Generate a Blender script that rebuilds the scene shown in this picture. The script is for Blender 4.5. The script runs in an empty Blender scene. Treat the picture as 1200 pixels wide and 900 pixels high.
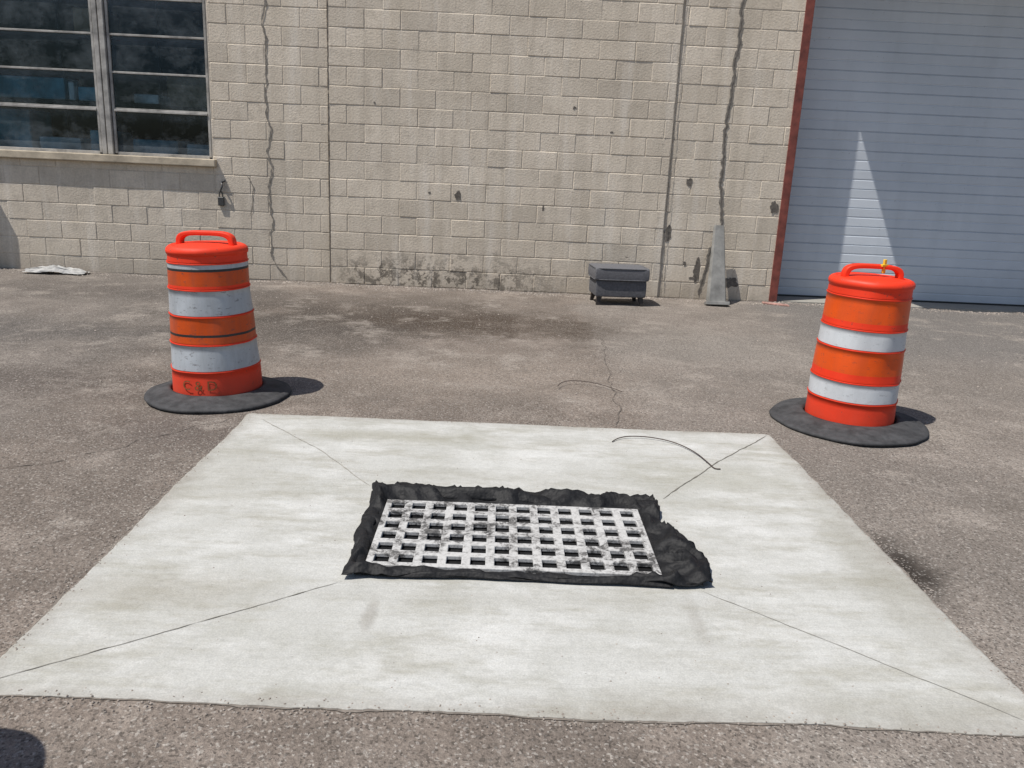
import bpy, bmesh, math, random
from mathutils import Vector, Matrix, noise
random.seed(7)
scene=bpy.context.scene
COL=scene.collection

# ------------------------------------------------------------ helpers
def mesh_obj(name,verts,faces,mat=None,parent=None,smooth=False,mats=None,fmat=None):
    me=bpy.data.meshes.new(name); me.from_pydata([tuple(v) for v in verts],[],faces); me.update()
    o=bpy.data.objects.new(name,me); COL.objects.link(o)
    if mats:
        for m in mats: me.materials.append(m)
        if fmat:
            for p,i in zip(me.polygons,fmat): p.material_index=i
    elif mat: me.materials.append(mat)
    if smooth:
        for p in me.polygons: p.use_smooth=True
    if parent: o.parent=parent
    return o
def empty(name,loc=(0,0,0),rot=(0,0,0)):
    e=bpy.data.objects.new(name,None); COL.objects.link(e); e.location=loc; e.rotation_euler=rot; e.empty_display_size=.2
    return e
def boxgeo(x0,x1,y0,y1,z0,z1,V,F):
    b=len(V)
    V+= [(x0,y0,z0),(x1,y0,z0),(x1,y1,z0),(x0,y1,z0),(x0,y0,z1),(x1,y0,z1),(x1,y1,z1),(x0,y1,z1)]
    F+= [(b,b+3,b+2,b+1),(b+4,b+5,b+6,b+7),(b,b+1,b+5,b+4),(b+1,b+2,b+6,b+5),(b+2,b+3,b+7,b+6),(b+3,b,b+4,b+7)]
def box(name,x0,x1,y0,y1,z0,z1,mat,parent=None,bevel=0):
    V=[];F=[];boxgeo(x0,x1,y0,y1,z0,z1,V,F)
    o=mesh_obj(name,V,F,mat,parent)
    if bevel:
        m=o.modifiers.new("b","BEVEL"); m.width=bevel; m.segments=3
    return o
def boxes(name,L,mat,parent=None,bevel=0):
    V=[];F=[]
    for b in L: boxgeo(*b,V,F)
    o=mesh_obj(name,V,F,mat,parent)
    if bevel:
        m=o.modifiers.new("b","BEVEL"); m.width=bevel; m.segments=2
    return o

class NT:
    def __init__(s,name):
        s.m=bpy.data.materials.new(name); s.m.use_nodes=True; s.t=s.m.node_tree; s.n=s.t.nodes; s.l=s.t.links
        s.n.clear(); s.out=s.n.new("ShaderNodeOutputMaterial"); s.b=s.n.new("ShaderNodeBsdfPrincipled")
        s.l.new(s.b.outputs[0],s.out.inputs[0])
        s.tc=s.n.new("ShaderNodeTexCoord"); s.P=s.tc.outputs["Object"]
    def set(s,sock,v):
        if isinstance(v,bpy.types.NodeSocket): s.l.new(v,sock)
        else: sock.default_value=v
    def mapv(s,scale=(1,1,1),loc=(0,0,0),rot=(0,0,0),src=None):
        m=s.n.new("ShaderNodeMapping"); s.l.new(src or s.P,m.inputs[0]); m.inputs["Scale"].default_value=scale; m.inputs["Location"].default_value=loc; m.inputs["Rotation"].default_value=rot
        return m.outputs[0]
    def noise(s,scale,detail=4,rough=.55,v=None,dist=0):
        n=s.n.new("ShaderNodeTexNoise"); s.l.new(v or s.P,n.inputs["Vector"]); n.inputs["Scale"].default_value=scale; n.inputs["Detail"].default_value=min(detail,4); n.inputs["Roughness"].default_value=rough; n.inputs["Distortion"].default_value=dist
        return n.outputs["Fac"]
    def voro(s,scale,feature="F1",v=None,out="Distance"):
        n=s.n.new("ShaderNodeTexVoronoi"); n.feature=feature; s.l.new(v or s.P,n.inputs["Vector"]); n.inputs["Scale"].default_value=scale
        return n.outputs[out]
    def ramp(s,fac,stops,interp="LINEAR"):
        r=s.n.new("ShaderNodeValToRGB"); s.l.new(fac,r.inputs[0]); r.color_ramp.interpolation=interp
        e=r.color_ramp.elements
        while len(e)<len(stops): e.new(.5)
        for k,(p,c) in zip(e,stops):
            k.position=p; k.color=(c,c,c,1) if not hasattr(c,"__len__") else (*c,1)
        return r.outputs[0]
    def math(s,op,a,b=0.0,c=None,clamp=False):
        n=s.n.new("ShaderNodeMath"); n.operation=op; n.use_clamp=clamp; s.set(n.inputs[0],a); s.set(n.inputs[1],b)
        if c is not None: s.set(n.inputs[2],c)
        return n.outputs[0]
    def mix(s,f,a,b,mode="MIX"):
        n=s.n.new("ShaderNodeMix"); n.data_type="RGBA"; n.blend_type=mode
        def cv(x): return (*x,1) if (hasattr(x,"__len__") and not isinstance(x,bpy.types.NodeSocket) and len(x)==3) else x
        s.set(n.inputs[0],f); s.set(n.inputs[6],cv(a)); s.set(n.inputs[7],cv(b))
        return n.outputs[2]
    def sep(s,v=None):
        n=s.n.new("ShaderNodeSeparateXYZ"); s.l.new(v or s.P,n.inputs[0]); return n.outputs
    def mrange(s,v,a,b,c=0.0,d=1.0):
        n=s.n.new("ShaderNodeMapRange"); n.clamp=True; n.interpolation_type="SMOOTHSTEP"; s.set(n.inputs[0],v); n.inputs[1].default_value=a; n.inputs[2].default_value=b; n.inputs[3].default_value=c; n.inputs[4].default_value=d
        return n.outputs[0]
    def col(s,c): s.set(s.b.inputs["Base Color"],(*c,1) if not isinstance(c,bpy.types.NodeSocket) else c)
    def rough(s,v): s.set(s.b.inputs["Roughness"],v)
    def bump(s,h,strength=.5,dist=.01,prev=None):
        n=s.n.new("ShaderNodeBump"); n.inputs["Strength"].default_value=strength; n.inputs["Distance"].default_value=dist; s.l.new(h,n.inputs["Height"])
        if prev: s.l.new(prev,n.inputs["Normal"])
        s.l.new(n.outputs[0],s.b.inputs["Normal"]); return n.outputs[0]
    def ell(s,cx,cy,rx,ry,nz=None,amp=.5,soft=.6):
        """soft elliptical mask in ground x,y (1 inside)"""
        o=s.sep(); dx=s.math("DIVIDE",s.math("SUBTRACT",o[0],cx),rx); dy=s.math("DIVIDE",s.math("SUBTRACT",o[1],cy),ry)
        d=s.math("SQRT",s.math("ADD",s.math("MULTIPLY",dx,dx),s.math("MULTIPLY",dy,dy)))
        if nz: d=s.math("ADD",d,s.math("MULTIPLY",s.math("SUBTRACT",nz,.5),amp*2))
        return s.mrange(d,1-soft,1+soft*.5,1,0)

def simple(name,c,rough=.6,metal=0,var=.25,scale=12,bump=.0,dark=None):
    t=NT(name); n=t.noise(scale,5,.6)
    d=dark or tuple(x*(1-var) for x in c); l=tuple(min(1,x*(1+var*.5)) for x in c)
    t.col(t.ramp(n,[(.3,d),(.65,l)])); t.rough(rough); t.b.inputs["Metallic"].default_value=metal
    if bump: t.bump(t.noise(scale*8,4,.6),bump,.004)
    return t.m

# ------------------------------------------------------------ materials
# asphalt
t=NT("asphalt")
o=t.sep()
big=t.noise(.75,4,.7); med=t.noise(2.2,4,.75); fine=t.noise(60,3,.75); vfine=t.noise(230,2,.7)
base=t.ramp(med,[(.30,(.170,.140,.117)),(.5,(.238,.200,.170)),(.70,(.320,.276,.238))])
base=t.mix(t.ramp(big,[(.42,0),(.56,.65)]),base,(.150,.127,.108))
sx=t.math("ADD",o[0],t.math("MULTIPLY",t.math("SUBTRACT",t.noise(1.3,3,.6),.5),.6))
grey=t.math("MULTIPLY",t.mrange(sx,2.4,3.6),t.mrange(o[1],6.2,7.6))
base=t.mix(t.math("MULTIPLY",grey,.75),base,(.11,.109,.11))
seam=t.mrange(sx,.78,.95); base=t.mix(t.math("MULTIPLY",seam,.40),base,(.245,.222,.198))
lg=t.mrange(sx,-3.2,-2.2,1,0); base=t.mix(t.math("MULTIPLY",lg,.4),base,(.175,.165,.153))
stn=t.noise(2.0,4,.75)
for (cx,cy,rx,ry,a,c) in ((-.1,5.9,1.5,.8,.5,(.285,.240,.20)),(1.9,7.2,1.0,.9,.4,(.29,.265,.235)),(-.7,7.8,1.9,.8,.95,(.066,.048,.035)),(-1.6,8.6,1.5,.7,.6,(.095,.078,.064)),(-2.1,7.0,1.5,1.2,.7,(.088,.077,.068)),(-3.6,8.8,2.0,.6,.6,(.10,.087,.078)),(-3.0,5.2,1.2,.4,.6,(.10,.083,.073)),(1.68,3.02,.12,.28,.95,(.04,.033,.028)),(-1.75,4.3,.6,.35,.45,(.12,.10,.09)),(2.0,1.55,1.4,.3,.3,(.13,.12,.11)),(-4.6,6.6,1.8,.6,.6,(.10,.093,.088)),(3.0,3.6,.8,.5,.4,(.14,.12,.10)),(-2.6,2.4,.7,.5,.4,(.14,.12,.108))):
    base=t.mix(t.math("MULTIPLY",t.ell(cx,cy,rx,ry,stn,.9,.8),a),base,c)
base=t.mix(t.ramp(t.noise(1.5,4,.8,t.mapv(loc=(5,2,0))),[(.53,0),(.66,.6)]),base,(.35,.31,.27))
ag=t.voro(140,"F1",out="Color"); ags=t.sep(ag); agv=ags[0]
base=t.mix(t.math("MULTIPLY",t.mrange(agv,.82,.92),.45),base,(.46,.43,.39))
base=t.mix(t.math("MULTIPLY",t.mrange(ags[1],.80,.9),.6),base,(.065,.056,.048))
base=t.mix(1.0,base,t.ramp(fine,[(.3,.70),(.7,1.25)]),"MULTIPLY")
base=t.mix(1.0,base,t.ramp(vfine,[(.3,.8),(.7,1.15)]),"MULTIPLY")
t.col(base); t.rough(.95); t.b.inputs["Specular IOR Level"].default_value=.15
b1=t.bump(t.math("ADD",fine,t.math("MULTIPLY",agv,.25)),.8,.012)
M_asph=t.m

# concrete pad
t=NT("broomed_concrete")
o=t.sep()
streak=t.noise(1,4,.65,t.mapv(scale=(2.6,46,1),rot=(0,0,.02)))
streak2=t.noise(1,4,.75,t.mapv(scale=(1.8,6,1),loc=(4,1,0),rot=(0,0,.09)))
patch=t.noise(2.0,4,.7)
base=t.ramp(patch,[(.28,(.385,.382,.345)),(.48,(.455,.453,.425)),(.72,(.53,.53,.505))])
base=t.mix(t.ramp(streak2,[(.48,0),(.66,.6)]),base,(.315,.302,.25))
base=t.mix(t.ramp(streak,[(.5,0),(.75,.25)]),base,(.31,.30,.26))
base=t.mix(t.ramp(t.noise(1.6,4,.75,t.mapv(scale=(1,2.2,1),loc=(9,3,0))),[(.5,0),(.68,.65)]),base,(.60,.60,.58))
st=t.noise(3,4,.75)
for (cx,cy,rx,ry,a,c) in ((-.55,4.35,.6,.10,.5,(.26,.245,.185)),(-.40,2.5,.025,.11,.45,(.22,.20,.17)),(.72,2.55,.03,.2,.3,(.24,.22,.19)),(-1.15,2.6,.4,.14,.45,(.28,.26,.21)),(1.15,3.9,.4,.22,.35,(.29,.28,.22)),(1.54,3.0,.14,.7,.45,(.25,.235,.19)),(1.0,2.08,.8,.08,.4,(.28,.265,.22)),(-1.3,3.7,.3,.5,.3,(.30,.285,.235)),(.1,3.8,.8,.12,.3,(.32,.31,.27)),(.1,2.62,.8,.07,.3,(.31,.30,.26))):
    base=t.mix(t.math("MULTIPLY",t.ell(cx,cy,rx,ry,st,.9,.8),a),base,c)
ex=t.math("MINIMUM",t.math("SUBTRACT",1.64,o[0]),t.math("ADD",o[0],1.46))
ey=t.math("MINIMUM",t.math("SUBTRACT",4.665,o[1]),t.math("SUBTRACT",o[1],1.995))
e=t.math("ADD",t.math("MINIMUM",ex,ey),t.math("MULTIPLY",t.math("SUBTRACT",st,.5),.28))
base=t.mix(t.mrange(e,-.06,.11,.7,0),base,(.27,.25,.215))
base=t.mix(t.math("MULTIPLY",t.mrange(t.voro(26),.03,.055,1,0),t.mrange(t.noise(6,2),.5,.6)),base,(.12,.10,.08))
gm=t.noise(38,4,.75)
base=t.mix(t.math("MULTIPLY",t.mrange(gm,.57,.67),.2),base,(.2,.19,.16))
base=t.mix(1.0,base,t.ramp(t.noise(170,3,.7),[(.3,.84),(.7,1.11)]),"MULTIPLY")
base=t.mix(1.0,base,t.ramp(gm,[(.3,.90),(.7,1.06)]),"MULTIPLY")
t.col(base); t.rough(.92); t.b.inputs["Specular IOR Level"].default_value=.2
b1=t.bump(t.noise(1,2,.6,t.mapv(scale=(5,190,1))),.3,.004)
t.bump(gm,.3,.006,b1)
M_conc=t.m

# painted block wall
t=NT("painted_block")
o=t.sep()
at=t.n.new("ShaderNodeAttribute"); at.attribute_name="tint"; at.attribute_type="GEOMETRY"
tint=t.sep(at.outputs["Vector"])[0]
n1=t.noise(.9,4,.65); n2=t.noise(6,4,.7); n3=t.noise(45,3,.7)
base=t.ramp(n1,[(.3,(.57,.495,.395)),(.7,(.71,.625,.515))])
base=t.mix(1.0,base,t.ramp(tint,[(0,.86),(1,1.07)]),"MULTIPLY")
base=t.mix(t.ramp(n2,[(.5,0),(.72,.5)]),base,(.43,.37,.295))
fl=t.noise(14,4,.8,t.mapv(scale=(1,1,1.6)))
base=t.mix(t.mrange(t.math("ADD",fl,t.math("MULTIPLY",n1,.12)),.745,.775),base,(.17,.145,.12))
zz=t.math("ADD",o[2],t.math("MULTIPLY",t.math("SUBTRACT",n2,.5),.6))
low=t.mrange(zz,.02,.55,1,0)
xm=t.math("MULTIPLY",t.mrange(o[0],-2.3,-1.6),t.mrange(o[0],-.4,1.2,1,0))
mil=t.math("MULTIPLY",t.math("MULTIPLY",low,xm),t.ramp(t.noise(8,4,.85,t.mapv(loc=(2,0,4))),[(.47,0),(.55,1)]))
base=t.mix(t.math("MULTIPLY",mil,1.0,clamp=True),base,(.08,.07,.058))
base=t.mix(t.math("MULTIPLY",t.mrange(zz,-.08,.3,1,0),.5),base,(.28,.24,.19))
lf=t.math("MULTIPLY",t.mrange(o[0],-2.9,-2.3,1,0),t.mrange(o[2],1.0,1.5,1,0))
base=t.mix(t.math("MULTIPLY",lf,t.ramp(n2,[(.3,.1),(.7,.5)])),base,(.40,.355,.30))
vs=t.noise(1,4,.65,t.mapv(scale=(7,1,.35)))
base=t.mix(t.ramp(vs,[(.48,0),(.72,.5)]),base,(.43,.375,.30))
base=t.mix(t.ramp(t.noise(1,4,.65,t.mapv(scale=(5,1,.5),loc=(7,0,2))),[(.52,0),(.72,.4)]),base,(.80,.74,.655))
base=t.mix(1.0,base,t.ramp(n3,[(.3,.86),(.7,1.09)]),"MULTIPLY")
t.col(base); t.rough(.85); t.b.inputs["Specular IOR Level"].default_value=.3
t.bump(n3,.55,.009)
M_block=t.m

def drumplastic(name,c,dirt=.25,rough=.42):
    t=NT(name); n=t.noise(5,4,.7); g=t.noise(30,4,.7)
    base=t.mix(t.ramp(n,[(.35,0),(.8,.6)]),c,tuple(x*.75 for x in c))
    sc=t.mrange(g,.62,.70); base=t.mix(t.math("MULTIPLY",sc,dirt*2.0,clamp=True),base,(.16,.06,.04))
    base=t.mix(t.math("MULTIPLY",t.mrange(t.sep()[2],.0,.25,1,0),t.math("MULTIPLY",n,dirt)),base,(.24,.12,.08))
    t.col(base); t.rough(t.ramp(n,[(.3,rough),(.7,rough+.2)])); t.b.inputs["Specular IOR Level"].default_value=.35; t.bump(t.noise(14,3,.5),.15,.01); return t.m
M_red=drumplastic("drum_red_orange",(.82,.042,.010),.35)
M_redD=drumplastic("drum_red_orange_dirty",(.80,.044,.012),.5,.5)
def sheeting(name,c,dirt,c2):
    t=NT(name); n=t.noise(4,4,.7); v=t.voro(110,"DISTANCE_TO_EDGE")
    base=t.mix(t.ramp(n,[(.3,0),(.75,.5)]),c,c2)
    base=t.mix(t.mrange(v,.02,.08,.18,0),base,tuple(x*.6 for x in c))
    base=t.mix(t.math("MULTIPLY",t.mrange(t.noise(22,4,.75,t.mapv(scale=(1,1,2))),.58,.66),dirt),base,(.07,.055,.05))
    base=t.mix(t.math("MULTIPLY",t.ramp(t.noise(1,4,.7,t.mapv(scale=(9,9,1.5))),[(.42,0),(.7,1)]),dirt),base,tuple(x*.45+.03 for x in c))
    t.col(base); t.rough(.4); t.b.inputs["Specular IOR Level"].default_value=.35; t.bump(t.noise(14,3,.5),.15,.01); return t.m
M_org=sheeting("orange_sheeting",(.76,.092,.006),.3,(.62,.060,.005))
M_orgD=sheeting("orange_sheeting_dirty",(.62,.082,.007),.6,(.42,.050,.006))
M_wht=sheeting("white_sheeting",(.60,.62,.64),.25,(.50,.52,.54))
M_whtD=sheeting("white_sheeting_dirty",(.46,.49,.52),.55,(.34,.37,.40))
M_rub=simple("rubber",(.048,.048,.05),.8,0,.45,14,.6,dark=(.020,.020,.021))
M_black=simple("black_tape",(.02,.02,.02),.5)
M_sten=simple("stencil_paint",(.22,.075,.02),.7,0,.5,30)
M_yel=simple("yellow_plastic",(.75,.5,.03),.5)

t=NT("geotextile"); f=t.noise(40,4,.7)
t.col(t.ramp(f,[(.3,(.0045,.0045,.005)),(.75,(.012,.012,.013))])); t.rough(.65); t.b.inputs["Specular IOR Level"].default_value=.35; t.bump(t.noise(11,3,.6),.6,.03,t.bump(f,.4,.005)); M_fab=t.m
t=NT("grate_metal"); n=t.noise(17,4,.82,dist=.5); m=t.noise(3.0,3,.6)
k=t.math("ADD",n,t.math("MULTIPLY",t.math("SUBTRACT",m,.5),.6))
base=t.ramp(k,[(.46,(.50,.495,.48)),(.54,(.34,.335,.325)),(.59,(.13,.125,.12)),(.68,(.04,.04,.04))])
base=t.mix(t.ramp(t.noise(60,4,.7),[(.47,0),(.7,.6)]),base,(.17,.165,.155))
t.col(base); t.rough(.6); t.bump(t.noise(60,3,.7),.4,.003); M_grate=t.m

M_joint=simple("joint_dirt",(.19,.165,.14),.95,0,.4,30)
M_tool=simple("tooled_joint",(.31,.295,.26),.95,0,.3,30)
M_toolD=simple("tooled_joint_dark",(.15,.137,.115),.95,0,.3,30)
M_crackA=simple("asphalt_crack_fill",(.135,.115,.098),.95,0,.4,30)
M_crack=simple("wall_crack_filler",(.22,.198,.17),.9,0,.45,25,.5)
M_spall=simple("spalled_block",(.14,.123,.105),.9,0,.5,30,.5)
M_wire=simple("rusty_wire",(.06,.042,.034),.7)
M_frame=simple("window_frame_paint",(.36,.345,.32),.6,0,.45,8,.3)
M_sill=simple("sill_stone",(.48,.41,.31),.85,0,.4,5,.4)
M_jamb=simple("rusty_red_frame",(.19,.050,.036),.6,0,.45,9,.3)
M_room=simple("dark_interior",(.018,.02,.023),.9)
M_blue=simple("blue_plastic",(.12,.36,.48),.6,0,.7,3)
M_pale=simple("pale_plastic",(.62,.68,.72),.6,0,.5,4)
M_card=simple("cardboard",(.30,.2,.11),.8)
M_bag=simple("plastic_film",(.40,.395,.38),.75,0,.4,9)
M_gal=simple("galvanised",(.23,.225,.21),.55,0,.4,7,.3)
M_ottT=simple("grey_fabric_top",(.12,.12,.13),.9,0,.2,40,.6)
M_ottB=simple("grey_fabric_side",(.10,.10,.108),.9,0,.3,40,.6)
M_legs=simple("dark_wood",(.025,.02,.018),.5)
M_steel=simple("padlock_steel",(.08,.08,.08),.4,.6)
M_stone=simple("gravel_stone",(.30,.26,.225),.9,0,.6,6)

t=NT("roller_door_paint"); o=t.sep()
n=t.noise(1.1,4,.6); st=t.noise(1,4,.6,t.mapv(scale=(4,1,.4)))
base=t.ramp(n,[(.3,(.52,.56,.61)),(.7,(.62,.66,.71))])
base=t.mix(t.ramp(st,[(.5,0),(.8,.3)]),base,(.40,.43,.46))
base=t.mix(t.mrange(t.math("ADD",o[2],t.math("MULTIPLY",n,.3)),.15,.7,.3,0),base,(.38,.39,.40))
base=t.mix(t.math("MULTIPLY",t.mrange(t.noise(18,4,.8),.66,.7),.5),base,(.25,.24,.23))
t.col(base); t.rough(.45); t.bump(t.noise(1,3,.5,t.mapv(scale=(12,1,60))),.15,.004); M_door=t.m

# window glass: dust plus pale blue haze in the diffuse, see-through and reflecting
t=NT("dusty_hazy_glass"); t.n.remove(t.b)
gl=t.n.new("ShaderNodeBsdfGlossy"); gl.inputs["Roughness"].default_value=.05; gl.inputs["Color"].default_value=(.55,.66,.74,1)
tr=t.n.new("ShaderNodeBsdfTransparent"); tr.inputs["Color"].default_value=(.55,.68,.74,1)
df=t.n.new("ShaderNodeBsdfDiffuse"); df.inputs["Color"].default_value=(.34,.39,.42,1)
fr=t.n.new("ShaderNodeFresnel"); fr.inputs["IOR"].default_value=1.45
m1=t.n.new("ShaderNodeMixShader"); t.l.new(fr.outputs[0],m1.inputs[0]); t.l.new(tr.outputs[0],m1.inputs[1]); t.l.new(gl.outputs[0],m1.inputs[2])
m2=t.n.new("ShaderNodeMixShader")
d=t.ramp(t.noise(2.4,4,.75,t.mapv(scale=(1,1,1.3))),[(.45,.0),(.75,.18)])
o=t.sep(); zf=t.math("FRACT",t.math("MULTIPLY",t.math("SUBTRACT",o[2],1.50),2.5))
d=t.math("ADD",d,t.math("MULTIPLY",t.mrange(t.noise(60,4,.8),.6,.68),.08))
d=t.math("ADD",d,t.math("MULTIPLY",t.mrange(t.math("ADD",zf,t.math("MULTIPLY",t.noise(7,3,.7),.5)),.9,1.25),.12))
d=t.math("ADD",d,t.math("MULTIPLY",t.mrange(o[2],2.6,3.3),.06))  # pale blue diffuse haze grows towards the upper panes
t.l.new(d,m2.inputs[0]); t.l.new(m1.outputs[0],m2.inputs[1]); t.l.new(df.outputs[0],m2.inputs[2]); t.l.new(m2.outputs[0],t.out.inputs[0])
M_glass=t.m

# ------------------------------------------------------------ ground
def gz(x,y):
    if y>12 or y<-3 or abs(x)>10: return 0.0
    d=max(abs(x-.09)-1.56,abs(y-3.33)-1.35,0.0); k=min(1,d/.35)
    return -0.002*1+ k*(0.016*(noise.noise(Vector((x*1.1,y*1.1,0))))+0.007*noise.noise(Vector((x*4,y*4,3))))
V=[];F=[]
xs=[-400,-100,-30]+[-10+20*i/200 for i in range(201)]+[30,100,400]
ys=[-400,-100,-25]+[-3+15*i/150 for i in range(151)]+[30,100,400]
for y in ys:
    for x in xs: V.append((x,y,gz(x,y)))
W=len(xs)
for j in range(len(ys)-1):
    for i in range(W-1):
        a=j*W+i; F.append((a,a+1,a+W+1,a+W))
mesh_obj("ground",V,F,M_asph,smooth=True)

def edgepts(a,b,n):
    out=[]
    for i in range(n):
        f=i/n; x=a[0]+(b[0]-a[0])*f; y=a[1]+(b[1]-a[1])*f
        dx,dy=b[0]-a[0],b[1]-a[1]; L=math.hypot(dx,dy); nx,ny=-dy/L,dx/L
        k=.016*noise.noise(Vector((x*1.6,y*1.6,5)))+.006*noise.noise(Vector((x*12,y*12,1))) + .004*noise.noise(Vector((x*45,y*45,1)))
        if i==0: k=0
        out.append((x+nx*k,y+ny*k))
    return out
C=[(-1.462,4.663),(1.628,4.665),(1.649,1.989),(-1.454,2.006)]
pe=[]
for i in range(4): pe+=edgepts(C[i],C[(i+1)%4],220)
pe=pe[::-1]
n=len(pe); cx,cy=.09,3.33
def inset(p,d): 
    v=Vector((cx-p[0],cy-p[1])); v.normalize(); return (p[0]+v.x*d,p[1]+v.y*d)
V=[(p[0],p[1],-.02) for p in pe]+[(p[0],p[1],.002) for p in pe]+[(*inset(p,.008),.0045) for p in pe]
F=[(i,(i+1)%n,n+(i+1)%n,n+i) for i in range(n)]+[(n+i,n+(i+1)%n,2*n+(i+1)%n,2*n+i) for i in range(n)]+[tuple(range(2*n,3*n))]
pad=mesh_obj("concrete_pad",V,F,M_conc)
V=[(*inset(p,.004),.0008) for p in pe]; V+=[(*inset(p,-max(.0,.006+.014*noise.noise(Vector((p[0]*7,p[1]*7,2))))-.0005),.0008) for p in pe]
mesh_obj("edge_gap",V,[(i,(i+1)%n,n+(i+1)%n,n+i) for i in range(n)],M_joint,pad)

def ribbon(name,pts,width,mat,parent=None,plane="g",z=0.0,jit=.4,seg=.02,wob=.006,seed=0,hf=.35):
    """thin strip along polyline. plane g: pts are x,y. plane w: pts are x,z drawn on wall y=z"""
    P=[]
    for a,b in zip(pts[:-1],pts[1:]):
        L=math.dist(a,b); k=max(1,int(L/seg))
        for i in range(k): P.append((a[0]+(b[0]-a[0])*i/k,a[1]+(b[1]-a[1])*i/k))
    P.append(pts[-1])
    Q=[]
    for i,p in enumerate(P):
        Q.append((p[0]+wob*noise.noise(Vector((p[0]*5,p[1]*5,seed)))+wob*hf*noise.noise(Vector((p[0]*24,p[1]*24,seed+4))),p[1]+wob*noise.noise(Vector((p[0]*5,p[1]*5,seed+9)))))
    V=[];F=[]
    for i,p in enumerate(Q):
        a=Q[max(0,i-1)];b=Q[min(len(Q)-1,i+1)]; dx,dy=b[0]-a[0],b[1]-a[1]; L=math.hypot(dx,dy) or 1; nx,ny=-dy/L,dx/L
        end=min(1,min(i,len(Q)-1-i)/4+.15)
        w1=width*.5*max(.02,1+jit*2*noise.noise(Vector((i*.35,seed,1))))*end; w2=width*.5*max(.02,1+jit*2*noise.noise(Vector((i*.35,seed,7))))*end
        for s,w in ((1,w1),(-1,w2)):
            x,y=p[0]+nx*w*s,p[1]+ny*w*s
            V.append((x,y,z+gz(x,y)) if plane=="g" else (x,z,y))
    for i in range(len(Q)-1): F.append((2*i,2*i+1,2*i+3,2*i+2))
    return mesh_obj(name,V,F,mat,parent)
zt=.0085
ribbon("joint_1",[(-1.36,4.56),(-.95,4.12),(-.58,3.62)],.0045,M_tool,pad,"g",zt,.8,wob=.008)
ribbon("joint_2",[(1.62,4.65),(1.2,4.15),(.80,3.60)],.0055,M_toolD,pad,"g",zt,.9,wob=.008)
ribbon("joint_3",[(-1.44,2.04),(-.95,2.40),(-.53,2.71)],.0028,M_toolD,pad,"g",zt,1.3,wob=.008)
ribbon("joint_4",[(1.60,2.02),(1.2,2.38),(.78,2.74)],.0028,M_tool,pad,"g",zt,.9,wob=.008)
cr=ribbon("pavement_crack",[(.75,4.70),(.79,5.3),(.84,6.1),(.89,6.9),(.94,7.4)],.006,M_crackA,None,"g",.004,1.6,wob=.05,seed=5,hf=.10)
ribbon("crack_2",[(-1.5,4.6),(-2.0,3.9),(-2.45,3.5),(-3.2,3.0)],.004,M_crackA,cr,"g",.004,1.6,wob=.09,seed=8,hf=.15)

def wire(name,pts,r,mat,z=.012):
    cu=bpy.data.curves.new(name,"CURVE"); cu.dimensions="3D"; cu.bevel_depth=r; cu.resolution_u=12
    s=cu.splines.new("NURBS"); s.points.add(len(pts)-1); s.use_endpoint_u=True; s.order_u=3
    for p,q in zip(s.points,pts): p.co=(q[0],q[1],q[2] if len(q)>2 else z,1)
    o=bpy.data.objects.new(name,cu); COL.objects.link(o); cu.materials.append(mat); return o
wire("bent_wire",[(.66,4.40,.009),(.70,4.47,.016),(.84,4.50,.018),(1.0,4.44,.016),(1.10,4.28,.014),(1.14,4.08,.012),(1.15,4.02,.009),(1.18,4.03,.009)],.0030,M_wire)
wire("bent_wire",[(.42,5.55,.012),(.45,5.68,.018),(.62,5.70,.02),(.78,5.58,.018),(.86,5.47,.012)],.0028,M_wire)

# ------------------------------------------------------------ drain grate + filter fabric
gr=empty("drain_grate")
gx0,gx1,gy0,gy1=-.470,.650,2.800,3.415
nxh,nyh=12,6
def grate():
    V=[];F=[]
    zt,zb=.030,.0125
    px=(gx1-gx0-.02)/nxh; py=(gy1-gy0-.02)/nyh; hx=px*.31; hy=py*.32
    xs=[gx0]; ys=[gy0]
    for i in range(nxh):
        c=gx0+.01+px*(i+.5); xs+=[c-hx,c+hx]
    xs.append(gx1)
    for i in range(nyh):
        c=gy0+.01+py*(i+.5); ys+=[c-hy,c+hy]
    ys.append(gy1)
    nx,ny=len(xs),len(ys)
    for z in (zt,zb):
        for y in ys:
            for x in xs: V.append((x,y,z))
    o=nx*ny
    def hole(i,j): return i%2==1 and j%2==1 and 0<=i<nx-1 and 0<=j<ny-1
    def inside(i,j): return 0<=i<nx-1 and 0<=j<ny-1
    for j in range(ny-1):
        for i in range(nx-1):
            if hole(i,j): continue
            a=j*nx+i; F.append((a,a+1,a+nx+1,a+nx)); F.append((o+a,o+a+nx,o+a+nx+1,o+a+1))
            for (di,dj,e) in ((1,0,(a+1,a+nx+1)),(-1,0,(a+nx,a)),(0,1,(a+nx+1,a+nx)),(0,-1,(a,a+1))):
                if not inside(i+di,j+dj) or hole(i+di,j+dj):
                    F.append((e[1],e[0],e[0]+o,e[1]+o))
    ob=mesh_obj("grate",V,F,M_grate,gr)
    b=ob.modifiers.new("b","BEVEL"); b.width=.003; b.segments=2; b.limit_method="ANGLE"
    return ob
grate()
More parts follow.
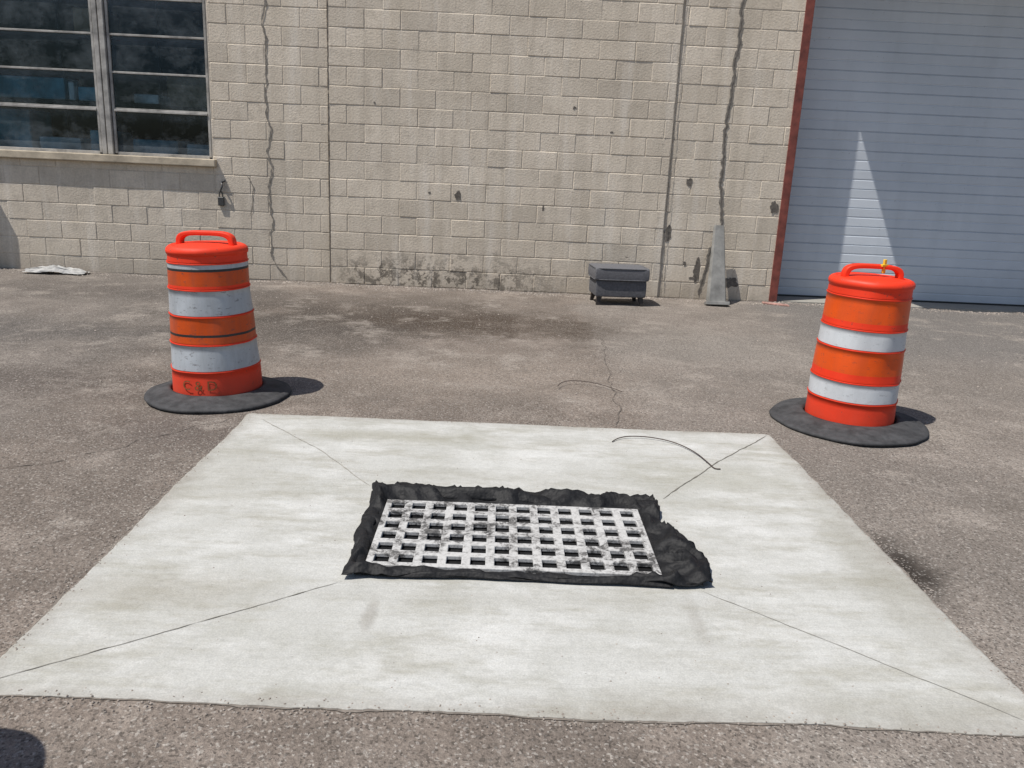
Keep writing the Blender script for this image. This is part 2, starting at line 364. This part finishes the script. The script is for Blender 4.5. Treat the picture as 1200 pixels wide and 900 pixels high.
def fabric():
    outer=[(-.565,3.60),(-.3,3.590),(.1,3.602),(.45,3.572),(.762,3.562),(.755,3.42),(.735,3.27),(.79,3.235),(.835,3.07),(.855,2.9),(.825,2.755),(.69,2.735),(.45,2.757),(.1,2.756),(-.25,2.750),(-.540,2.715),(-.535,2.85),(-.552,3.1),(-.545,3.35)]
    inner=[(-.46,3.40),(-.25,3.40),(.08,3.40),(.4,3.40),(.64,3.40),(.64,3.33),(.64,3.25),(.64,3.16),(.64,3.02),(.64,2.9),(.64,2.82),(.6,2.815),(.4,2.815),(.1,2.815),(-.2,2.815),(-.46,2.815),(-.46,2.95),(-.46,3.1),(-.46,3.25)]
    n=len(outer); sub=14; rings=14
    def interp(L,i,f): return Vector(L[i%n]).lerp(Vector(L[(i+1)%n]),f)
    V=[];F=[];N=n*sub
    for r in range(rings+1):
        t=r/rings
        for i in range(n):
            for s in range(sub):
                f=s/sub; a=interp(inner,i,f); b=interp(outer,i,f)
                rag=(.012*noise.noise(Vector((b.x*9,b.y*9,0)))+.004*noise.noise(Vector((b.x*30,b.y*30,0))))*t
                p=a.lerp(b,t); width=(b-a).length
                w=math.sin(min(1,t*1.05)*math.pi*.85)
                rd=1-abs(noise.noise(Vector((p.x*7+p.y*4,p.y*8-p.x*2,2))))*3
                rd=max(0,rd)
                z=.008+w*min(.040,width*.26)*(0.2+1.3*rd)+.007*w*noise.noise(Vector((p.x*24,p.y*24,5)))+.006*t*(1+noise.noise(Vector((p.x*10,p.y*10,8))))
                V.append((p.x+rag,p.y+rag,max(.0072,z)))
    for r in range(rings):
        for i in range(N):
            a=r*N+i;b=r*N+(i+1)%N; F.append((a,a+N,b+N,b))
    F.append(tuple(range(N)))
    o=mesh_obj("filter_fabric",V,F,M_fab,gr,smooth=True)
    m=o.modifiers.new("s","SOLIDIFY"); m.thickness=.0025; m.offset=1
fabric()
def flap(name,pts,h,w,dirv,tri=False):
    V=[];F=[];N=80;K=9
    for i in range(N+1):
        f=i/N*(len(pts)-1); j=min(int(f),len(pts)-2); a=Vector(pts[j]).lerp(Vector(pts[j+1]),f-j)
        q=noise.noise(Vector((a.x*5,a.y*5,7)))
        for k in range(K+1):
            t=k/K; z=.012+h*math.sin(t*math.pi*.9)*(.7+1.1*q)+.004*noise.noise(Vector((a.x*22,a.y*22,k*.6)))
            ww=w*(1+.5*noise.noise(Vector((a.x*6,a.y*6,1))))*(.25+.75*i/N if tri else 1)
            s0=.012*noise.noise(Vector((a.x*5,a.y*5,11)))
            V.append((a.x+dirv[0]*(ww*t+s0),a.y+dirv[1]*(ww*t+s0),max(.012,z)))
    for i in range(N):
        for k in range(K):
            a=i*(K+1)+k; F.append((a,a+1,a+K+2,a+K+1))
    o=mesh_obj(name,V,F,M_fab,gr,smooth=True); m=o.modifiers.new("s","SOLIDIFY"); m.thickness=.0025
flap("fold_back",[(-.55,3.48),(0,3.47),(.4,3.46),(.75,3.45)],.036,.085,(0,1))
flap("fold_right",[(.715,3.24),(.735,3.08),(.705,2.755)],.045,.125,(1,-.05),True)
flap("fold_front",[(-.5,2.742),(0,2.752),(.68,2.742)],.018,.038,(0,1))
flap("fold_left",[(-.538,3.5),(-.535,3.1),(-.52,2.742)],.028,.05,(1,0))

# ------------------------------------------------------------ traffic drums
def lathe(name,prof,parent,seg=96,mats=None,closed_top=False):
    V=[];F=[];fm=[]
    for (r,z,m) in prof:
        for i in range(seg):
            a=2*math.pi*i/seg; V.append((r*math.cos(a),r*math.sin(a),z))
    for k in range(len(prof)-1):
        for i in range(seg):
            a=k*seg+i;b=k*seg+(i+1)%seg; F.append((a,b,b+seg,a+seg)); fm.append(prof[k+1][2])
    if closed_top:
        F.append(tuple((len(prof)-1)*seg+i for i in range(seg))); fm.append(prof[-1][2])
    return mesh_obj(name,V,F,parent=parent,smooth=True,mats=mats,fmat=fm)
def drum(loc,rb,rt,bands,mats,dirty,tilt=(0,0,0),base_r=.45,yellow=False,stencil=False,seed=0,hrot=0.0,H=.90,boff=(0,0)):
    e=empty("traffic_drum",loc)
    body=empty("body",(boff[0],boff[1],.03),tilt); body.parent=e
    prof=[(rb*.96,0.0,0)]
    def R(z): return rb+(rt-rb)*(z/H)
    for (z0,z1,m,ledge) in bands:
        r0,r1=R(z0),R(z1)
        if ledge:
            prof+=[(r0+.004,z0-.008,0),(r0+.006,z0-.002,0),(r0-.007,z0+.003,0)]
        prof+=[(r0,z0+.004,m),(r0,z0+.0045,m)]
        k=4
        for i in range(1,k+1):
            z=z0+.0045+(z1-z0-.009)*i/k; prof.append((R(z),z,m))
    rt2=R(H)
    prof+=[(rt2+.008,H-.035,0),(rt2+.011,H-.018,0),(rt2+.007,H-.004,0),(rt2-.004,H+.007,0),(rt2-.018,H+.013,0),(rt2-.030,H+.013,0),(rt2-.038,H+.006,0),(rt2-.05,H+.010,0),(.10,H+.020,0),(.03,H+.022,0)]
    o=lathe("shell",prof,body,mats=mats,closed_top=True)
    for v in o.data.vertices:
        a=math.atan2(v.co.y,v.co.x); k=.009*noise.noise(Vector((math.cos(a)*2,math.sin(a)*2,v.co.z*4+seed))); s=1+k/.28*1.2; v.co.x*=s; v.co.y*=s
    V=[];F=[];N=48;hw=rt*.80;hh=.088;dp=.028
    def arch(a,w,h):
        c,s=math.cos(a),math.sin(a)
        return (math.copysign(abs(c)**.5,c)*w, abs(s)**.55*h)
    for i in range(N+1):
        a=math.pi*i/N
        x1,z1=arch(a,hw,hh); x2,z2=arch(a,hw-.034,hh-.027)
        for (x,z,y) in ((x1,z1,-dp),(x1,z1,dp),(x2,z2,dp),(x2,z2,-dp)):
            V.append((x,y,H+.004+z))
    for i in range(N):
        for k in range(4):
            a=i*4+k;b=i*4+(k+1)%4; F.append((a,a+4,b+4,b))
    F.append((0,1,2,3)); F.append((N*4+3,N*4+2,N*4+1,N*4))
    h=mesh_obj("handle",V,F,mats[0],body,smooth=False); h.rotation_euler=(0,0,hrot)
    b=h.modifiers.new("b","BEVEL"); b.width=.009; b.segments=3; b.limit_method="ANGLE"; b.angle_limit=math.radians(50)
    pr=[(base_r*.985,.002),(base_r,.012),(base_r*.985,.022),(base_r*.93,.030),(base_r*.90,.028),(base_r*.87,.036),(base_r*.76,.044),(base_r*.70,.052),(rb+.03,.056),(rb+.012,.055),(rb+.006,.03)]
    V=[];F=[];S=96
    for (r,z) in pr:
        for i in range(S):
            a=2*math.pi*i/S; w=1+.05*noise.noise(Vector((math.cos(a)*1.2,math.sin(a)*1.2,seed)))+.014*noise.noise(Vector((math.cos(a)*4,math.sin(a)*4,seed)))
            out=r>rb+.05
            rr=r*(w if out else 1)
            ox,oy=(0,0) if out else boff
            V.append((rr*math.cos(a)+ox,rr*math.sin(a)+oy,z+.016*max(0,noise.noise(Vector((math.cos(a)*1.5,math.sin(a)*1.5,seed+3))))*(r/base_r)))
    for k in range(len(pr)-1):
        for i in range(S):
            a=k*S+i;b2=k*S+(i+1)%S; F.append((a,b2,b2+S,a+S))
    mesh_obj("rubber_base",V,F,M_rub,e,smooth=True)
    if yellow:
        boxes("yellow_tag",[(.035,.055,-.045,-.030,H+.04,H+.125),(.02,.070,-.048,-.028,H+.080,H+.095)],M_yel,body,.003)
    if stencil:
        cu=bpy.data.curves.new("stencil","FONT"); cu.body="C&D"; cu.size=.085; cu.align_x="CENTER"; cu.space_character=1.5; cu.resolution_u=3
        to=bpy.data.objects.new("tmp",cu); COL.objects.link(to)
        me=bpy.data.meshes.new_from_object(to); COL.objects.unlink(to); bpy.data.objects.remove(to)
        bm=bmesh.new(); bm.from_mesh(me); bmesh.ops.triangulate(bm,faces=bm.faces[:]); bmesh.ops.subdivide_edges(bm,edges=[x for x in bm.edges if x.calc_length()>.02],cuts=2,use_grid_fill=False)
        bmesh.ops.triangulate(bm,faces=bm.faces[:])
        for v in bm.verts:
            a=-math.pi/2+.05+(v.co.x-.03)/rb; z=.060+v.co.y; r=R(z)+.009
            v.co=Vector((r*math.cos(a),r*math.sin(a),z))
        bm.to_mesh(me); bm.free(); me.materials.clear(); me.materials.append(M_sten)
        so=bpy.data.objects.new("stencil",me); COL.objects.link(so); so.parent=body
    return e
matsL=[M_redD,M_orgD,M_whtD,M_black]; matsR=[M_red,M_org,M_wht,M_black]
bandsL=[(.005,.165,0,False),(.17,.33,2,True),(.335,.385,1,True),(.385,.40,3,False),(.40,.50,1,False),(.505,.66,2,True),(.665,.69,0,True),(.69,.775,1,False),(.775,.79,3,False),(.79,.815,2,False),(.82,.87,0,True)]
bandsR=[(.005,.15,0,False),(.155,.275,2,True),(.28,.335,0,True),(.335,.475,1,False),(.48,.60,2,True),(.605,.65,0,True),(.65,.79,1,False),(.795,.85,0,True)]
drum((-1.765,5.04,0),.268,.229,bandsL,matsL,True,(math.radians(.5),math.radians(-1.5),0),.44,stencil=True,seed=2,hrot=-.1,boff=(-.02,.04))
drum((2.235,5.00,0),.272,.236,bandsR,matsR,True,(math.radians(.5),math.radians(.3),.4),.475,yellow=True,seed=6,hrot=-.35,H=.885,boff=(.02,.03))
drum((-1.705,1.42,0),.268,.229,bandsL,matsL,True,(0,0,0),.42,seed=9)  # unseen third drum, added to cast the round shadow at bottom left

# ------------------------------------------------------------ warehouse
wh=empty("block_warehouse")
YW=10.0
OT=4.2
yd=10.49  # recess added, deep enough for the jamb shadow to bound the lit triangle
OPEN=[(-7.0,-3.44,1.30,3.62),(3.37,7.60,-1,OT)]
def blocks(x0,x1,z0,z1,Y,off,zoff,bw=.412,bh=.2065):
    V=[];F=[];T=[]
    r=0; z=z0+zoff-bh
    while z<z1:
        za=max(z,z0); zb=min(z+bh,z1)
        if zb-za>.02:
            x=x0-bw+off+(bw/2 if r%2 else 0)-bw
            while x<x1:
                xa=max(x,x0); xb=min(x+bw,x1)
                segs=[(xa,xb,za,zb)] if xb-xa>.02 else []
                for (ox0,ox1,oz0,oz1) in OPEN:
                    ns=[]
                    for (a,b,c,d) in segs:
                        if b<=ox0 or a>=ox1 or d<=oz0 or c>=oz1: ns.append((a,b,c,d)); continue
                        if a<ox0: ns.append((a,ox0,c,d))
                        if b>ox1: ns.append((ox1,b,c,d))
                        m0,m1=max(a,ox0),min(b,ox1)
                        if c<oz0: ns.append((m0,m1,c,oz0))
                        if d>oz1: ns.append((m0,m1,oz1,d))
                    segs=ns
                for (a,b,c,d) in segs:
                    if b-a<.025 or d-c<.025: continue
                    j=random.uniform(-.002,.002); tx=random.uniform(-.0022,.0022); tz=random.uniform(-.0016,.0016)
                    g=.003; s=.0065; bi=len(V); tn=random.gauss(.55,.25); dp=random.choice((.0030,.0040,.0055,.0075))
                    ja=[random.uniform(-.0022,.0022) for _ in range(8)]
                    V+= [(a+g+ja[0],Y+dp,c+g),(b-g+ja[1],Y+dp,c+g),(b-g+ja[2],Y+dp,d-g),(a+g+ja[3],Y+dp,d-g)]
                    V+= [(a+g+s+ja[4],Y+j-tx-tz,c+g+s+ja[0]),(b-g-s+ja[5],Y+j+tx-tz,c+g+s+ja[1]),(b-g-s+ja[6],Y+j+tx+tz,d-g-s+ja[2]),(a+g+s+ja[7],Y+j-tx+tz,d-g-s+ja[3])]
                    F+= [(bi+4,bi+5,bi+6,bi+7),(bi,bi+1,bi+5,bi+4),(bi+1,bi+2,bi+6,bi+5),(bi+2,bi+3,bi+7,bi+6),(bi+3,bi,bi+4,bi+7)]
                    T+= [tn]*8
                x+=bw
        z+=bh; r+=1
    o=mesh_obj("block_face",V,F,M_block,wh)
    at=o.data.attributes.new("tint","FLOAT_VECTOR","POINT")
    for i,v in enumerate(T): at.data[i].vector=(v,v,v)
    return o
HT=5.2
blocks(-12,-2.085,0,HT,YW,.13,.185)
blocks(-2.075,1.905,0,HT,YW-.022,.0,.205,.409,.2065)
blocks(1.915,12,0,HT,YW,.27,.195)
def tintbox(name,L,mat):
    o=boxes(name,L,mat,wh); at=o.data.attributes.new("tint","FLOAT_VECTOR","POINT")
    for i in range(len(o.data.vertices)): at.data[i].vector=(.05,.05,.05)
    return o
yb=YW+.0038
tintbox("mortar_wall",[(-12,-7,yb,10.34,-.3,HT),(-7,-3.44,yb,10.34,-.3,1.30),(-7,-3.44,yb,10.34,3.62,HT),(-3.44,-2.08,yb,10.34,-.3,HT),(-2.075,1.905,YW-.018,10.34,-.3,HT),(1.91,3.37,yb,10.48,-.3,HT),(3.37,7.6,yb,10.48,OT,HT),(7.6,12,yb,10.48,-.3,HT)],M_block)
box("roof",-12.2,12.2,9.85,22,HT,HT+.25,M_gal,wh)
boxes("side_walls",[(-12,-11.8,10.50,21.8,0,HT),(11.8,12,10.50,21.8,0,HT),(-12,12,21.8,22,0,HT)],M_sill,wh)
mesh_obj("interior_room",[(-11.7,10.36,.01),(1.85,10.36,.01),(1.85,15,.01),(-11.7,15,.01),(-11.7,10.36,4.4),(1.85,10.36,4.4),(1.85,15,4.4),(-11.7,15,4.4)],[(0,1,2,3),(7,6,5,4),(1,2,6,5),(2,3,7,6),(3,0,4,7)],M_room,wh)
boxes("stored_boxes_blue",[(-6.9,-5.75,10.40,10.9,.8,1.86),(-5.05,-4.75,10.40,10.9,.8,1.66),(-4.55,-4.0,10.42,11.0,.8,1.58),(-6.6,-5.3,10.40,10.8,1.99,2.24),(-5.15,-4.85,10.40,10.7,1.99,2.15)],M_blue,wh,.02)
boxes("stored_boxes_pale",[(-5.65,-5.15,10.38,10.7,1.2,1.56),(-3.9,-3.55,10.42,10.9,.9,1.55),(-4.5,-4.2,10.42,10.8,1.99,2.1),(-5.25,-5.18,10.38,10.5,1.99,2.2)],M_pale,wh,.02)
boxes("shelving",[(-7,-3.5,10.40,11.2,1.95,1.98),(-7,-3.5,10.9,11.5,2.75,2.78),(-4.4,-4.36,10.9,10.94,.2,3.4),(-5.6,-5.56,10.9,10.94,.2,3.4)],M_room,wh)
boxes("stored_boxes_card",[(-4.3,-3.8,10.95,11.4,1.985,2.35),(-5.4,-5.05,10.95,11.4,2.785,3.1)],M_card,wh,.01)
ZM=[1.405,1.905,2.305,2.71,3.10,3.58]
yf=10.07
L=[]
for (a,b) in ((-6.92,-6.26),(-6.10,-4.755),(-4.605,-3.475)):
    L+=[(a,a+.028,yf,yf+.05,ZM[0],ZM[-1]),(b-.028,b,yf,yf+.05,ZM[0],ZM[-1])]
    for i,z in enumerate(ZM):
        h=.018 if i in(0,5) else .011
        L.append((a+.028,b-.028,yf+.004,yf+.046,z-h,z+h))
    L.append((a+.028,b-.028,yf-.012,yf+.0035,ZM[1]-.030,ZM[1]-.006))
boxes("window_bars",L,M_frame,wh,.003)
boxes("window_mullions",[(-4.745,-4.690,yf-.02,yf+.07,1.39,3.61),(-4.675,-4.615,yf-.03,yf+.07,1.39,3.61),(-6.25,-6.11,yf-.02,yf+.07,1.39,3.61),(-3.468,-3.442,yf-.01,yf+.07,1.39,3.61)],M_frame,wh,.006)
V=[];F=[]
for (a,b) in ((-6.92,-6.26),(-6.08,-4.775),(-4.585,-3.495)):
    for i in range(5):
        z0,z1=ZM[i]+.010,ZM[i+1]-.010; t1=random.uniform(-.006,.006); t2=random.uniform(-.004,.004); bi=len(V)
        V+=[(a,yf+.025+t1,z0),(b,yf+.025-t2,z0),(b,yf+.025-t1,z1),(a,yf+.025+t2,z1)]; F.append((bi,bi+1,bi+2,bi+3))
mesh_obj("window_glass",V,F,M_glass,wh)
box("window_sill",-7.1,-3.395,YW-.075,10.10,1.302,1.388,M_sill,wh,.01)
c1=[(-2.80,4.2),(-2.79,3.5),(-2.80,3.1),(-2.785,2.6),(-2.80,2.2),(-2.77,1.75),(-2.79,1.50),(-2.76,1.3),(-2.80,1.12),(-2.78,.8),(-2.76,.5),(-2.80,.3),(-2.68,.12),(-2.60,.02)]
ribbon("wall_crack_1",c1,.019,M_crack,wh,"w",YW-.0055,1.1,wob=.05,seed=21,hf=.2)
c2=[(2.60,4.2),(2.575,3.4),(2.56,2.9),(2.54,2.45),(2.52,2.1),(2.54,1.8),(2.53,1.4),(2.58,1.1),(2.59,.9),(2.52,.6),(2.45,.3),(2.42,.05)]
ribbon("wall_crack_2",c2,.040,M_crack,wh,"w",YW-.0055,.6,wob=.04,seed=31,hf=.2)
ribbon("wall_crack_2_core",c2,.009,M_spall,wh,"w",YW-.0075,1.3,wob=.04,seed=31,hf=.2)
ribbon("control_joint_1",[(-2.08,0),(-2.08,5)],.012,M_spall,wh,"w",YW-.0225,.6,wob=.003,seed=41)
ribbon("control_joint_2",[(1.945,0),(1.93,1.4),(1.90,3.3),(1.90,5)],.008,M_crack,wh,"w",YW-.0265,1.0,wob=.012,seed=43)
ribbon("wall_crack_3",[(-3.05,1.22),(-2.98,1.1),(-3.0,.9),(-3.03,.75)],.010,M_crack,wh,"w",YW-.0055,.9,wob=.03,seed=51,hf=.2)
def blob(name,x,z,r,Y,mat,asp=1,seed=0):
    V=[(x,Y,z)];N=26
    for i in range(N):
        a=2*math.pi*i/N; k=r*(1+.6*noise.noise(Vector((math.cos(a)*1.5,math.sin(a)*1.5,seed)))+.3*noise.noise(Vector((math.cos(a)*5,math.sin(a)*5,seed))))
        V.append((x+k*math.cos(a),Y,z+k*asp*math.sin(a)))
    mesh_obj(name,V,[(0,1+i,1+(i+1)%N) for i in range(N)],mat,wh)
for i,(x,z,r,a,Y) in enumerate(((-.56,1.10,.040,1.1,YW-.0258),(2.16,1.385,.040,1,YW-.005),(1.965,.78,.045,1.8,YW-.005),(3.2,1.13,.045,1.6,YW-.005),(-.9,1.12,.015,1,YW-.0258),(.75,2.15,.018,1,YW-.0258),(.45,1.0,.014,2,YW-.0258),(2.2,.42,.02,1,YW-.005),(-1.55,2.1,.012,1,YW-.0258),(1.2,1.9,.02,.5,YW-.0258),(.2,2.75,.02,.6,YW-.0258),(2.3,.25,.03,.5,YW-.005),(2.78,.22,.09,.7,YW-.005),(2.35,.32,.04,3.2,YW-.005))):
    blob("spall_%d"%(i+1),x,z,r,Y,M_spall,a,i*3.1)
pl=empty("padlock",(-3.36,YW-.02,.0))
box("lock_body",-.035,.035,-.015,.015,.86,.96,M_steel,pl,.006)
cu=wire("shackle",[(-.02,0,.95),(-.02,0,1.01),(0,0,1.03),(.02,0,1.01),(.02,0,.95)],.007,M_steel); cu.parent=pl
cu=wire("chain",[(0,-.01,1.02),(.02,-.04,1.06),(.035,-.03,1.10),(.0,.0,1.13),(.06,-.01,1.15)],.010,M_steel); cu.parent=pl

box("door_frame_left",3.275,3.372,YW-.014,yd-.01,-.02,OT,M_jamb,wh,.004)
box("door_frame_right",7.598,7.70,YW-.014,yd-.01,-.02,OT,M_jamb,wh,.004)
V=[];F=[];z=.02;prof=[]
pit=.2285
while z<OT+.02:
    prof+=[(0,z),(0,z+pit*.42),(.005,z+pit*.45),(.005,z+pit*.49),(0,z+pit*.52),(-.004,z+pit*.93),(.012,z+pit*.955),(.012,z+pit*.985)]
    z+=pit
nx=30
for (dy,z) in prof:
    for i in range(nx+1):
        x=3.37+(7.60-3.37)*i/nx
        V.append((x,yd+dy+.007*noise.noise(Vector((x*.7,z*1.5,0))),z))
for k in range(len(prof)-1):
    for i in range(nx):
        a=k*(nx+1)+i; F.append((a,a+1,a+nx+2,a+nx+1))
mesh_obj("overhead_door",V,F,M_door,wh)
box("door_bottom_seal",3.38,7.59,yd-.02,yd+.03,.0,.035,M_black,wh)
box("door_threshold",3.375,7.595,10.03,yd+.2,-.05,.014,M_conc,wh)
boxes("shade_canopy",[(3.366,8.1,9.0,10.06,4.185,4.27)],M_gal,wh)  # unseen canopy, added to shade the door and cut its lit triangle

uc=empty("shadow_cabinet")  # unseen cabinet, added to cast the shadow strip on the far left wall
box("shadow_cabinet_body",-6.75,-6.19,9.79,9.985,.12,1.24,M_gal,uc,.015)
boxes("shadow_cabinet_plinth",[(-6.72,-6.22,9.81,9.975,0,.12)],M_gal,uc)
box("shadow_cabinet_door",-6.71,-6.23,9.775,9.788,.17,1.19,M_gal,uc,.005)
box("shadow_cabinet_handle",-6.29,-6.26,9.755,9.774,.65,.78,M_steel,uc,.004)

# ------------------------------------------------------------ ottoman
ot=empty("ottoman",(1.325,9.42,0),(0,0,math.radians(5)))
def cushion(name,hx,hy,z0,z1,mat,crown,bev,parent):
    bm=bmesh.new(); bmesh.ops.create_cube(bm,size=1)
    bmesh.ops.subdivide_edges(bm,edges=bm.edges[:],cuts=9,use_grid_fill=True)
    for v in bm.verts:
        x,y,z=v.co; v.co=Vector((x*2*hx,y*2*hy,z0+(z+.5)*(z1-z0)))
        k=max(0,1-(2*x)**2)*max(0,1-(2*y)**2)
        if z>.4: v.co.z+=crown*k+.006*noise.noise(Vector((x*5,y*5,2)))
        s=1+.02*(1-(2*z)**2); v.co.x*=s; v.co.y*=s
    me=bpy.data.meshes.new(name); bm.to_mesh(me); bm.free(); me.materials.append(mat)
    for p in me.polygons: p.use_smooth=True
    o=bpy.data.objects.new(name,me); COL.objects.link(o); o.parent=parent
    b=o.modifiers.new("b","BEVEL"); b.width=bev; b.segments=3; b.limit_method="ANGLE"
    return o
cushion("seat_cushion",.305,.225,.285,.42,M_ottT,.012,.02,ot)
cushion("body",.285,.205,.095,.283,M_ottB,0,.012,ot)
def leg(cx,cy,sx_,sy_,parent,i):
    V=[];F=[]
    for (z,r,o_) in ((.10,.028,0),(0.0,.017,.02)):
        for dx,dy in ((-r,-r),(r,-r),(r,r),(-r,r)): V.append((cx+dx+o_*sx_,cy+dy+o_*sy_,z))
    F=[(0,1,5,4),(1,2,6,5),(2,3,7,6),(3,0,4,7),(4,5,6,7),(3,2,1,0)]
    mesh_obj("leg_%d"%i,V,F,M_legs,parent)
for i,(a,b) in enumerate(((-1,-1),(1,-1),(1,1),(-1,1))): leg(a*.235,b*.155,a,b,ot,i+1)
for z in (.29,.415):
    pts=[]
    hx,hy=.308,.228
    for i in range(41):
        a=2*math.pi*i/40; c,s=math.cos(a),math.sin(a)
        pts.append((math.copysign(abs(c)**.22,c)*hx,math.copysign(abs(s)**.22,s)*hy,z))
    w=wire("piping",pts,.006,M_ottB); w.parent=ot

# ------------------------------------------------------------ leaning metal post guard
pg=empty("metal_wedge_post",(2.535,9.60,0),(math.radians(-17),0,math.radians(3)))
V=[];F=[]
h=.94
prof=[(-.125,-.0),(-.10,-.055),(.09,-.055),(.115,.0)]
for (z,k) in ((0,1),(.08,1),(h-.02,.55),(h,.50)):
    for (x,y) in prof: V.append((x*k+(.0 if z<.1 else .02*z),y*k,z))
for r in range(3):
    for i in range(3): F.append((r*4+i,r*4+i+1,r*4+i+5,r*4+i+4))
F.append((12,13,14,15))
o=mesh_obj("sheet",V,F,M_gal,pg); m=o.modifiers.new("s","SOLIDIFY"); m.thickness=.008
b=o.modifiers.new("b","BEVEL"); b.width=.004; b.segments=2
boxes("foot",[(-.145,.135,-.085,.02,-.012,.03)],M_gal,pg,.006)

def crumple():
    V=[];F=[];nx,ny=44,22
    for j in range(ny+1):
        for i in range(nx+1):
            u,v=i/nx-.5,j/ny-.5
            rr=1-min(1,(2*u)**2*.9+(2*v)**2*.9)
            x=-5.27+u*.70+.03*noise.noise(Vector((u*6,v*6,1))); y=9.78+v*.22+.03*noise.noise(Vector((u*6,v*6,9)))
            z=.016+max(0,rr)**.5*.05+.045*abs(noise.noise(Vector((u*5,v*4,3))))*(.3+rr)+.008*abs(noise.noise(Vector((u*16,v*12,5))))
            V.append((x,y,z))
    for j in range(ny):
        for i in range(nx):
            a=j*(nx+1)+i; F.append((a,a+1,a+nx+2,a+nx+1))
    mesh_obj("plastic_bag",V,F,M_bag,smooth=False)
crumple()

# ------------------------------------------------------------ gravel / debris (one mesh)
V=[];F=[]
def stone(x,y,s,z=0):
    b=len(V); a=random.uniform(0,6.28)
    pts=[(1,0,0),(.3,.9,0),(-.8,.6,0),(-.7,-.7,0),(.4,-.9,0),(.35,.15,.8),(-.35,-.1,.7)]
    for p in pts:
        px=p[0]*s*random.uniform(.7,1.2); py=p[1]*s*random.uniform(.6,1.1); pz=p[2]*s*random.uniform(.6,1.1)
        V.append((x+px*math.cos(a)-py*math.sin(a),y+px*math.sin(a)+py*math.cos(a),z+pz))
    for f in ((0,1,5),(1,2,6),(1,6,5),(2,3,6),(3,4,6),(4,5,6),(4,0,5)): F.append(tuple(b+k for k in f))
def onpad(x,y): return -1.46<x<1.64 and 2.0<y<4.66
for _ in range(6500):
    x=random.uniform(-6.5,6.5); y=random.uniform(1.1,9.95)
    if onpad(x,y): continue
    if noise.noise(Vector((x*.8,y*.8,4)))<random.uniform(-.5,.35): continue
    stone(x,y,random.choice((.003,.003,.004,.005,.006,.010)),gz(x,y)+.001)
for _ in range(3200):
    x=random.uniform(-7,6.8); y=9.96-abs(random.gauss(0,.12))
    if 3.3<x<7.6: y+=.1
    stone(x,y,random.uniform(.004,.016),gz(x,y))
for _ in range(1500):
    i=random.randrange(len(pe)); p=pe[i]; v=Vector((p[0]-cx,p[1]-cy)).normalized(); d=random.gauss(.012,.025)
    stone(p[0]+v.x*d,p[1]+v.y*d,random.uniform(.002,.005),.001 if d>0 else .0045)
for _ in range(160):
    stone(random.uniform(-1.4,1.6),random.uniform(2.05,4.6),random.uniform(.002,.004),.0045)
mesh_obj("gravel",V,F,M_stone)

o=boxes("concrete_chunk",[(3.15,3.42,9.72,9.80,.0,.025)],simple("faded_pink_paint",(.42,.24,.20),.9,0,.5,20),None,.008); 
for v in o.data.vertices: v.co.y+= (v.co.x-3.28)*-.5

# ------------------------------------------------------------ light
w=bpy.data.worlds.new("World"); scene.world=w; w.use_nodes=True
nt=w.node_tree; bg=nt.nodes["Background"]; sky=nt.nodes.new("ShaderNodeTexSky"); sky.sky_type="NISHITA"; sky.sun_disc=False
D=Vector((.44,.24,-1)); el=math.atan2(1,math.hypot(.44,.24))
sky.sun_elevation=el; sky.sun_rotation=math.atan2(-.44,-.24)
sky.air_density=1.0; sky.dust_density=1.0; sky.ozone_density=1.0
nt.links.new(sky.outputs[0],bg.inputs[0]); bg.inputs[1].default_value=.10
sd=bpy.data.lights.new("sun","SUN"); sd.energy=4.9; sd.angle=math.radians(.53); sd.color=(1,.955,.89)
so=bpy.data.objects.new("sun",sd); COL.objects.link(so); so.rotation_euler=D.to_track_quat("-Z","Y").to_euler(); so.location=(-5,-2,12)

# ------------------------------------------------------------ camera
p,y,r,f=0.2617577,0.0178568,0.0467661,964.16
Fv=Vector((math.sin(y)*math.cos(p),math.cos(y)*math.cos(p),-math.sin(p)))
R0=Vector((math.cos(y),-math.sin(y),0)); U0=R0.cross(Fv)
R=math.cos(r)*R0+math.sin(r)*U0; U=R.cross(Fv)
cd=bpy.data.cameras.new("camera"); co=bpy.data.objects.new("camera",cd); COL.objects.link(co)
cd.sensor_width=36; cd.lens=f/1200*36; cd.clip_start=.05; cd.clip_end=1500
M=Matrix((R,U,-Fv)).transposed().to_4x4(); M.translation=Vector((0,0,1.5)); co.matrix_world=M
scene.camera=co
scene.view_settings.view_transform="Standard"; scene.view_settings.look="None"; scene.view_settings.exposure=0
